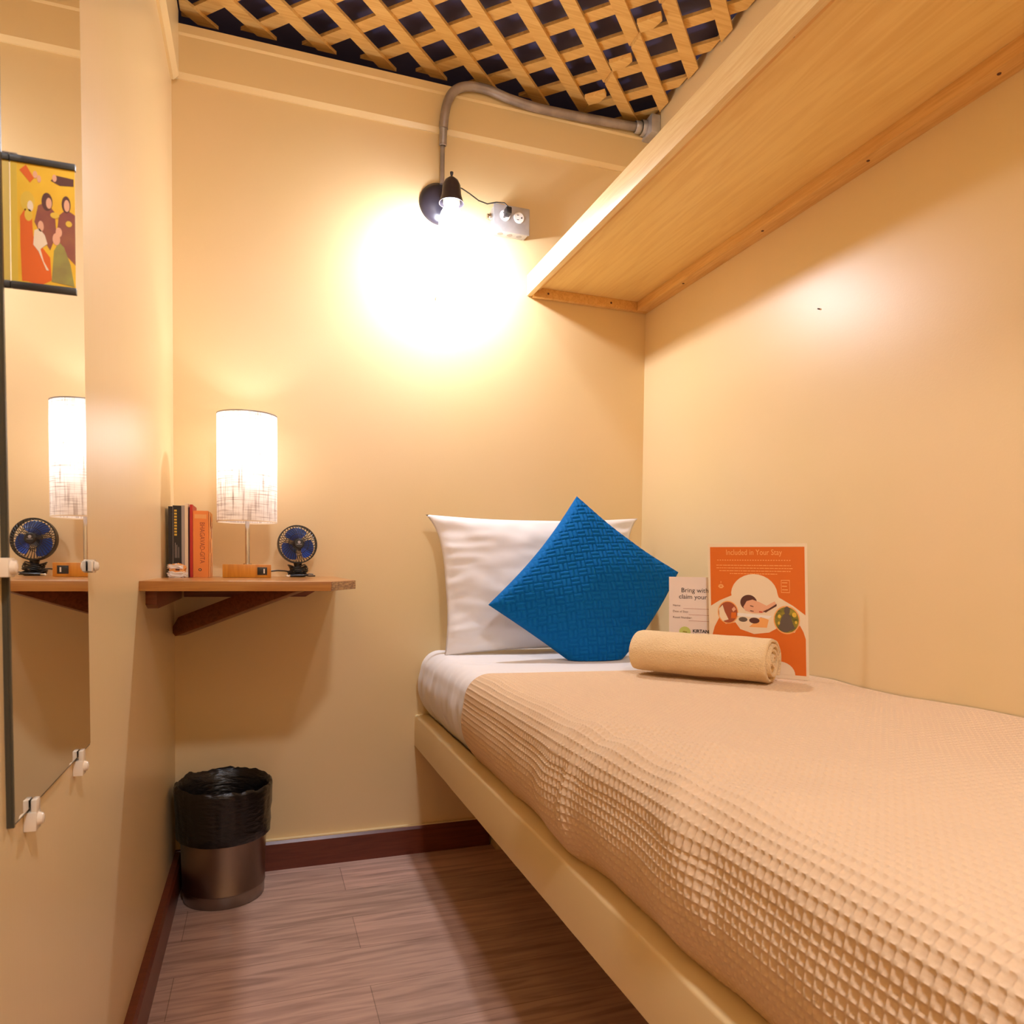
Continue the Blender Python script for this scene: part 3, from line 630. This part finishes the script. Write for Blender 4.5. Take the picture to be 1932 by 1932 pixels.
mb = bed_skin(BY0, -2.45, 0, .772, ZM, wr_bl, hem=hem, step=.00262, waffle=.0030)
bk = tag(link('waffle_blanket', mb, 'blanket', smooth=75, loc=(1.2, -1.5, ZM)), 'tan waffle weave blanket spread over the white sheet', 'blanket')

# ------------------------------------------------------------------ pillow, cushion
def pillow_mesh(c, U, V, Nn, hw, hh, T, nu, nv, outline, disp, backscale=1.0, floor=None, P=.62):
    mb = MB(); F_, Bk = [], []
    for i in range(nu):
        for j in range(nv):
            u = -1 + 2 * i / (nu - 1); v = -1 + 2 * j / (nv - 1)
            ou, ov = outline(u, v)
            t = T * ((1 - u * u) ** P) * ((1 - v * v) ** P)
            edge = min(1, 14 * (1 - max(abs(u), abs(v))))
            base = c + U * (hw * ou) + V * (hh * ov)
            f = base + Nn * (t + disp(u, v, 1) * edge); b = base - Nn * (t * backscale + disp(u, v, -1) * edge * .3)
            if floor is not None:
                for q in (f, b):
                    if q.z < floor: q.z = floor + .0004 * (q.z - floor)
            F_.append(f); Bk.append(b)
    mb.grid(F_, nu, nv); mb.grid(Bk, nu, nv); return mb
def weld(o):
    bm = bmesh.new(); bm.from_mesh(o.data); bmesh.ops.remove_doubles(bm, verts=bm.verts, dist=.0002); bmesh.ops.recalc_face_normals(bm, faces=bm.faces); bm.to_mesh(o.data); bm.free()
    o.data.polygons.foreach_set('use_smooth', [True] * len(o.data.polygons))
def out_pillow(u, v):
    cu = 1 - .075 * (1 - abs(v) ** 2.2) - (.035 if v < 0 else 0) * abs(v); cv = 1 - .06 * (1 - abs(u) ** 2.5)
    ou, ov = u * cu, v * cv
    if v > 0: k = (v ** 6) * (abs(u) ** 8); ou += .075 * k * (1 if u > 0 else -1); ov += .0 * k
    return ou, ov
def dis_pillow(u, v, s_):
    w_ = .010 * fbm(u * 1.2, v * 1.2, s_, 1.6) + .004 * fbm(u * 3, v * 3, s_ + 5, 1.7)
    side = max(0, (abs(u) - .45)) * 1.8
    w_ += side * .0055 * math.sin(v * 36 + 5 * fbm(u, v, 2, 2.2)) * max(0, fbm(u * 2, v * 1.5, 7, 1.2) + .35)
    w_ += .004 * math.sin(v * 22 + u * 5) * max(0, fbm(u * 2, v * 2, 11, 1.4))
    return w_
tilt = math.radians(9)
Vp = Vector((-.02, math.sin(tilt), math.cos(tilt))).normalized(); Up = Vector((1, 0, .015)).normalized(); Np = Up.cross(Vp).normalized()
if Np.y > 0: Np = -Np
o = link('pillow', pillow_mesh(Vector((1.172, -.135, ZM + .235)), Up, Vp, Np, .368, .236, .062, 110, 90, out_pillow, dis_pillow, .8, ZM + .001), 'pillow', loc=(1.17, -.13, ZM), fixn=False)
weld(o); tag(o, 'white pillow standing against the back wall at the head of the bed', 'pillow')

CT, CL, CR = Vector((1.247, -.262, 1.243)), Vector((.914, -.345, .873)), Vector((1.590, -.335, .978))
CB = Vector((1.262, -.425, .640))
cc = (CT + CL + CR + CB) / 4
Uc = (CR - CB + CT - CL) / 4; Vc = (CT - CR + CL - CB) / 4     # half side vectors
hu, hv = Uc.length, Vc.length; Un, Vn = Uc.normalized(), Vc.normalized(); Nc = Un.cross(Vn).normalized()
if Nc.y > 0: Nc = -Nc
def out_c(u, v):
    ku = .075 if u > 0 else .02; kv = .075 if v > 0 else -.09
    return u * (1 - ku * (1 - v * v) ** 1.2), v * (1 - kv * (1 - u * u) ** 1.2)
def dis_c(u, v, s_):
    a, b = u * hu, v * hv; p, q = (a + b) / math.sqrt(2), (a - b) / math.sqrt(2)     # picture-aligned axes
    g = .0285
    i, j = math.floor(p / g), math.floor(q / g); fx, fy = p / g - i, q / g - j
    k = (i + j) % 2
    al, ac = (fx, fy) if k == 0 else (fy, fx)
    rid = abs(math.sin(2 * PI * ac)) ** .6 * min(1, 8 * min(al, 1 - al) + .15)
    big = .012 * fbm(u, v, 3, 1.6)
    crease = -.016 * math.exp(-((u + .15 + .25 * (v + .7)) / .07) ** 2) * math.exp(-((v + .62) / .30) ** 2)
    crease += -.008 * math.exp(-((u + .42 + .2 * v) / .06) ** 2) * math.exp(-((v + .55) / .25) ** 2)
    return .0065 * rid + big + crease
o = link('cushion', pillow_mesh(cc, Un, Vn, Nc, hu, hv, .074, 230, 230, out_c, dis_c, .55, ZM + .002, .5), 'teal', loc=(1.25, -.36, ZM), fixn=False)
weld(o); tag(o, 'teal blue quilted square cushion propped on one corner against the pillow', 'cushion')

# ------------------------------------------------------------------ rolled towel
A = Vector((1.222, -.742, 0)); Bq = Vector((1.427, -1.030, 0)); d = (Bq - A).normalized(); sd = Vector((-d.y, d.x, 0)) * -1     # sd points to the camera side
if sd.y > 0: sd = -sd
Lr = (Bq - A).length; RT_ = .066; zc = ZM + .008 + RT_ * .93
th, turns = .0125, 4.2
npt = 190; mbt = MB()
def sp_r(a): return RT_ - th / 2 - (th * 1.02) * (2 * PI * turns - a) / (2 * PI)
nl = 46; rows = []
for il in range(nl):
    s_ = il / (nl - 1); endd = min(s_, 1 - s_) * Lr
    shr = 1 - .5 * max(0, 1 - endd / .007) ** 2
    loop_o, loop_i = [], []
    for ip in range(npt):
        a = .9 + (2 * PI * turns - .9) * ip / (npt - 1); r_ = max(.004, sp_r(a)); ang = a - 2 * PI * turns + PI + .75
        wob = .0022 * fbm(math.cos(ang) * r_ * 18, math.sin(ang) * r_ * 18, s_ * 3, 2)
        taper = 1 if ip < npt - 6 else (npt - 1 - ip) / 6
        for lst, sg in ((loop_o, 1), (loop_i, -1)):
            rr_ = r_ + sg * th * .47 * shr * max(.15, taper) + wob
            bulge = .004 * math.sin(PI * s_)
            off = (.004 * math.sin(a * .5) if il in (0, nl - 1) else 0)
            z_ = rr_ * math.sin(ang) * .93; x_ = rr_ * math.cos(ang) * 1.05
            lst.append(A + d * (s_ * Lr + off) + sd * x_ + Vector((0, 0, max(zc + z_, ZM + .009))))
    rows.append(loop_o + loop_i[::-1])
m_ = len(rows[0]); P = [p for r_ in rows for p in r_]
fs = [(i * m_ + k, i * m_ + (k + 1) % m_, (i + 1) * m_ + (k + 1) % m_, (i + 1) * m_ + k) for i in range(nl - 1) for k in range(m_)]
for e_ in (0, nl - 1): fs += [(e_ * m_ + k, e_ * m_ + k + 1, e_ * m_ + m_ - 2 - k, e_ * m_ + m_ - 1 - k) for k in range(npt - 1)]
mbt.add(P, fs)
tag(link('rolled_towel', mbt, 'towel', smooth=70, loc=(1.33, -.87, ZM)), 'rolled beige terry towel lying on the blanket in front of the poster', 'towel')

# ------------------------------------------------------------------ laminated poster and coupon card
def card_frame(bl_, br_, tl_): 
    bl_, br_, tl_ = map(Vector, (bl_, br_, tl_)); U = br_ - bl_; V = tl_ - bl_; n = U.cross(V).normalized()
    if n.y > 0: n = -n
    return lambda u, v, t: bl_ + U * u + V * v + n * t
zp = ZM + .0145
fP = card_frame((1.3978, -.8115, zp), (1.5585, -1.003, zp), (1.3883, -.8025, zp + .345))
po = thing('poster', 'orange laminated Included in Your Stay poster leaning on the right wall behind the towel', 'poster', (1.44, -.94, zp))
link('laminate', MB().prism([(0, 0), (1, 0), (1, 1), (0, 1)], fP, -.0022, 0), 'cream', po)
mb = MB(); R1 = lambda t: (0, .0004 + t * .00035)
def D(poly, mi_, lay): mb.prism(poly, fP, .0001 + (lay - 1) * .0002, .0001 + lay * .0002, mi_)
D([(.025, .03), (.975, .03), (.975, .975), (.025, .975)], 0, 1)
# cream cloud band
band = [(.025, .52), (.12, .565), (.245, .605)] + [(.475 + .235 * math.cos(a), .615 + .155 * math.sin(a)) for a in [PI * (1 - i / 14) * .96 + .06 for i in range(15)]] + [(.72, .60), (.86, .54), (.975, .475), (.975, .30), (.955, .35), (.92, .40), (.87, .345), (.77, .335), (.70, .37), (.62, .335), (.47, .318), (.33, .35), (.28, .40), (.18, .385), (.11, .43), (.06, .36), (.03, .28), (.025, .28)]
D(band, 1, 2)
D(ell(.475, .53, .228, .193, 40), 1, 4)
D(ell(.205, .475, .108, .088), 2, 5); D(ell(.205, .475, .098, .080), 3, 6)
D(ell(.795, .435, .128, .105), 2, 5); D(ell(.795, .435, .117, .095), 6, 6)
# sleeping head on pillow
D(ell(.42, .555, .085, .058), 5, 5)
D([(.365, .52), (.40, .565), (.46, .578), (.53, .56), (.60, .535), (.68, .57), (.70, .545), (.60, .50), (.56, .478), (.46, .476), (.385, .492)], 4, 6)
D([(.60, .503), (.70, .552), (.70, .535), (.585, .482)], 5, 7)
D([(.435, .535), (.47, .528), (.468, .522), (.435, .528)], 5, 7); D([(.435, .497), (.47, .492), (.47, .487), (.435, .49)], 5, 7); D([(.525, .492), (.56, .49), (.555, .483), (.525, .484)], 8, 7)
D([(.56, .49), (.61, .51), (.60, .485)], 5, 8)
D(ell(.475, .42, .052, .022), 5, 6); D(ell(.36, .425, .045, .018), 7, 6); D([(.42, .37), (.60, .37), (.62, .43), (.54, .45)], 9, 5)
D([(.285, .475), (.65, .46), (.62, .44), (.30, .45)], 10, 5)
# tea picture and seated stone figure
D([(.11, .50), (.15, .53), (.17, .48), (.21, .42), (.15, .405), (.115, .44)], 1, 7); D([(.235, .43), (.29, .43), (.29, .475), (.24, .475)], 0, 7)
D([(.26, .48), (.29, .50), (.27, .52), (.245, .50)], 4, 8)
D([(.715, .375), (.74, .44), (.765, .475), (.80, .49), (.835, .465), (.855, .41), (.875, .375), (.80, .345), (.76, .345)], 7, 7); D(ell(.80, .505, .028, .030), 7, 8)
D(ell(.725, .46, .016, .014), 11, 7); D(ell(.87, .475, .022, .018), 11, 7); D(ell(.72, .41, .012, .012), 11, 7); D(ell(.885, .42, .012, .012), 11, 7)
# lower right pale lobe
D(ell(.72, .03, .15, .095, 16, 0, PI), 1, 3)
# square badge outline and flower badge
for a_ in ((.745, .83, .635 + .0, .640), (.745, .83, .725, .730), (.745, .749, .635, .730), (.826, .83, .635, .730)): D([(a_[0], a_[2]), (a_[1], a_[2]), (a_[1], a_[3]), (a_[0], a_[3])], 2, 3)
for i, l in enumerate((.052, .047, .056)): D([(.755, .706 - i * .026), (.755 + l, .706 - i * .026), (.755 + l, .713 - i * .026), (.755, .713 - i * .026)], 2, 3)
for k in range(5):
    a = PI * (k / 4); D(ell(.135 + .020 * math.cos(a), .672 + .012 * math.sin(a), .010, .007, 10), 2, 3)
D(ell(.135, .664, .020, .007, 12), 2, 3); D(ell(.135, .705, .004, .008, 8), 2, 3)
# small lines of print
rl = random.Random(11)
for (x0, x1, y, h_) in ((.10, .84, .872, .006), (.09, .85, .833, .005), (.09, .86, .812, .005), (.12, .84, .791, .005), (.23, .71, .770, .005)):
    x = x0
    while x < x1:
        l = rl.uniform(.012, .045) if h_ < .006 else .014
        D([(x, y), (min(x + l, x1), y), (min(x + l, x1), y + h_), (x, y + h_)], 2, 2); x += l + (.006 if h_ < .006 else .012)
link('print', mb, ['orange', 'cream', 'orange_lt', 'brown_m', 'peach', 'brown', 'green_d', 'stone', 'red', 'orange_lt', 'white', 'yellow'], po, fixn=False)
link('title', text_mb('Included in Your Stay', .0205, lambda u, v, t: fP(.475 + u / .25, .915 + v / .345, t), 0, .0006, 'CENTER', xs=.80), 'orange_lt', po, fixn=False)

fC = card_frame((1.335, -.708, zp), (1.435, -.827, zp), (1.331, -.705, zp + .255))
ca = thing('coupon_card', 'pale pink coupon card standing left of the orange poster behind the towel', 'card', (1.28, -.88, zp))
link('card_sheet', MB().prism([(0, 0), (1, 0), (1, 1), (0, 1)], fC, -.0015, 0), 'paper', ca)
cf = lambda x, y: (lambda u, v, t: fC(x + u / .155, y + v / .266, t))
mb = text_mb('Bring with', .0185, cf(.22, .835), 0, .0004); text_mb('claim your c', .0185, cf(.18, .765), 0, .0004, mb=mb)
link('lettering', mb, 'ink', ca, fixn=False)
mb = MB(); 
for (s_, y) in (('Name:', .680), ('Date of Stay:', .615), ('Room Number:', .550)): text_mb(s_, .0085, cf(.07, y), 0, .0004, mb=mb)
link('field_text', mb, 'brown', ca, fixn=False)
mb = MB()
for (x0, y) in ((.26, .658), (.36, .592), (.36, .527)): mb.prism([(x0, y), (.95, y), (.95, y + .003), (x0, y + .003)], fC, .0001, .0003)
link('form_lines', mb, 'brown_m', ca, fixn=False)
mb = MB().prism(ell(.29, .405, .105, .058), fC, .0001, .0003).prism([(.24, .405), (.33, .398), (.33, .408), (.27, .415)], fC, .0003, .0005, 1).prism([(.22, .385), (.37, .372), (.37, .380), (.22, .393)], fC, .0003, .0005, 1)
link('round_logo', mb, ['lime', 'green_d'], ca, fixn=False)
mb = text_mb('KIRTAN', .0125, cf(.43, .405), 0, .0004, bold=.0004); text_mb('SOUND BATH', .0105, cf(.43, .368), 0, .0004, mb=mb, bold=.0003)
link('logo_text', mb, 'ink', ca, fixn=False)

# ------------------------------------------------------------------ added fill light, shaped as a ceiling fitting, unseen behind the camera
cl = thing('added_fill_light', 'added round fill light near the ceiling behind the camera, for general brightness', 'lamp', (.6, -2.95, 2.66))
link('fill_housing', MB().lathe([(.0001, 2.66), (.115, 2.66), (.115, 2.635), (.105, 2.63)], (.6, -2.95, 0), n=36), 'white_p', cl, smooth=40)
do = link('fill_diffuser', MB().lathe([(.105, 2.632), (.098, 2.612), (.06, 2.602), (.0001, 2.600)], (.6, -2.95, 0), n=36), 'bulb', cl, smooth=60)
M['rear'] = mat('fill_light_glow', (1, 1, 1), .5, emit=(WARM, 1.0))
ar = sum(p.area for p in do.data.polygons)
M['rear'].node_tree.nodes['Principled BSDF'].inputs['Emission Strength'].default_value = REAR_W * S * S / (PI * ar)
do.data.materials.clear(); do.data.materials.append(M['rear'])
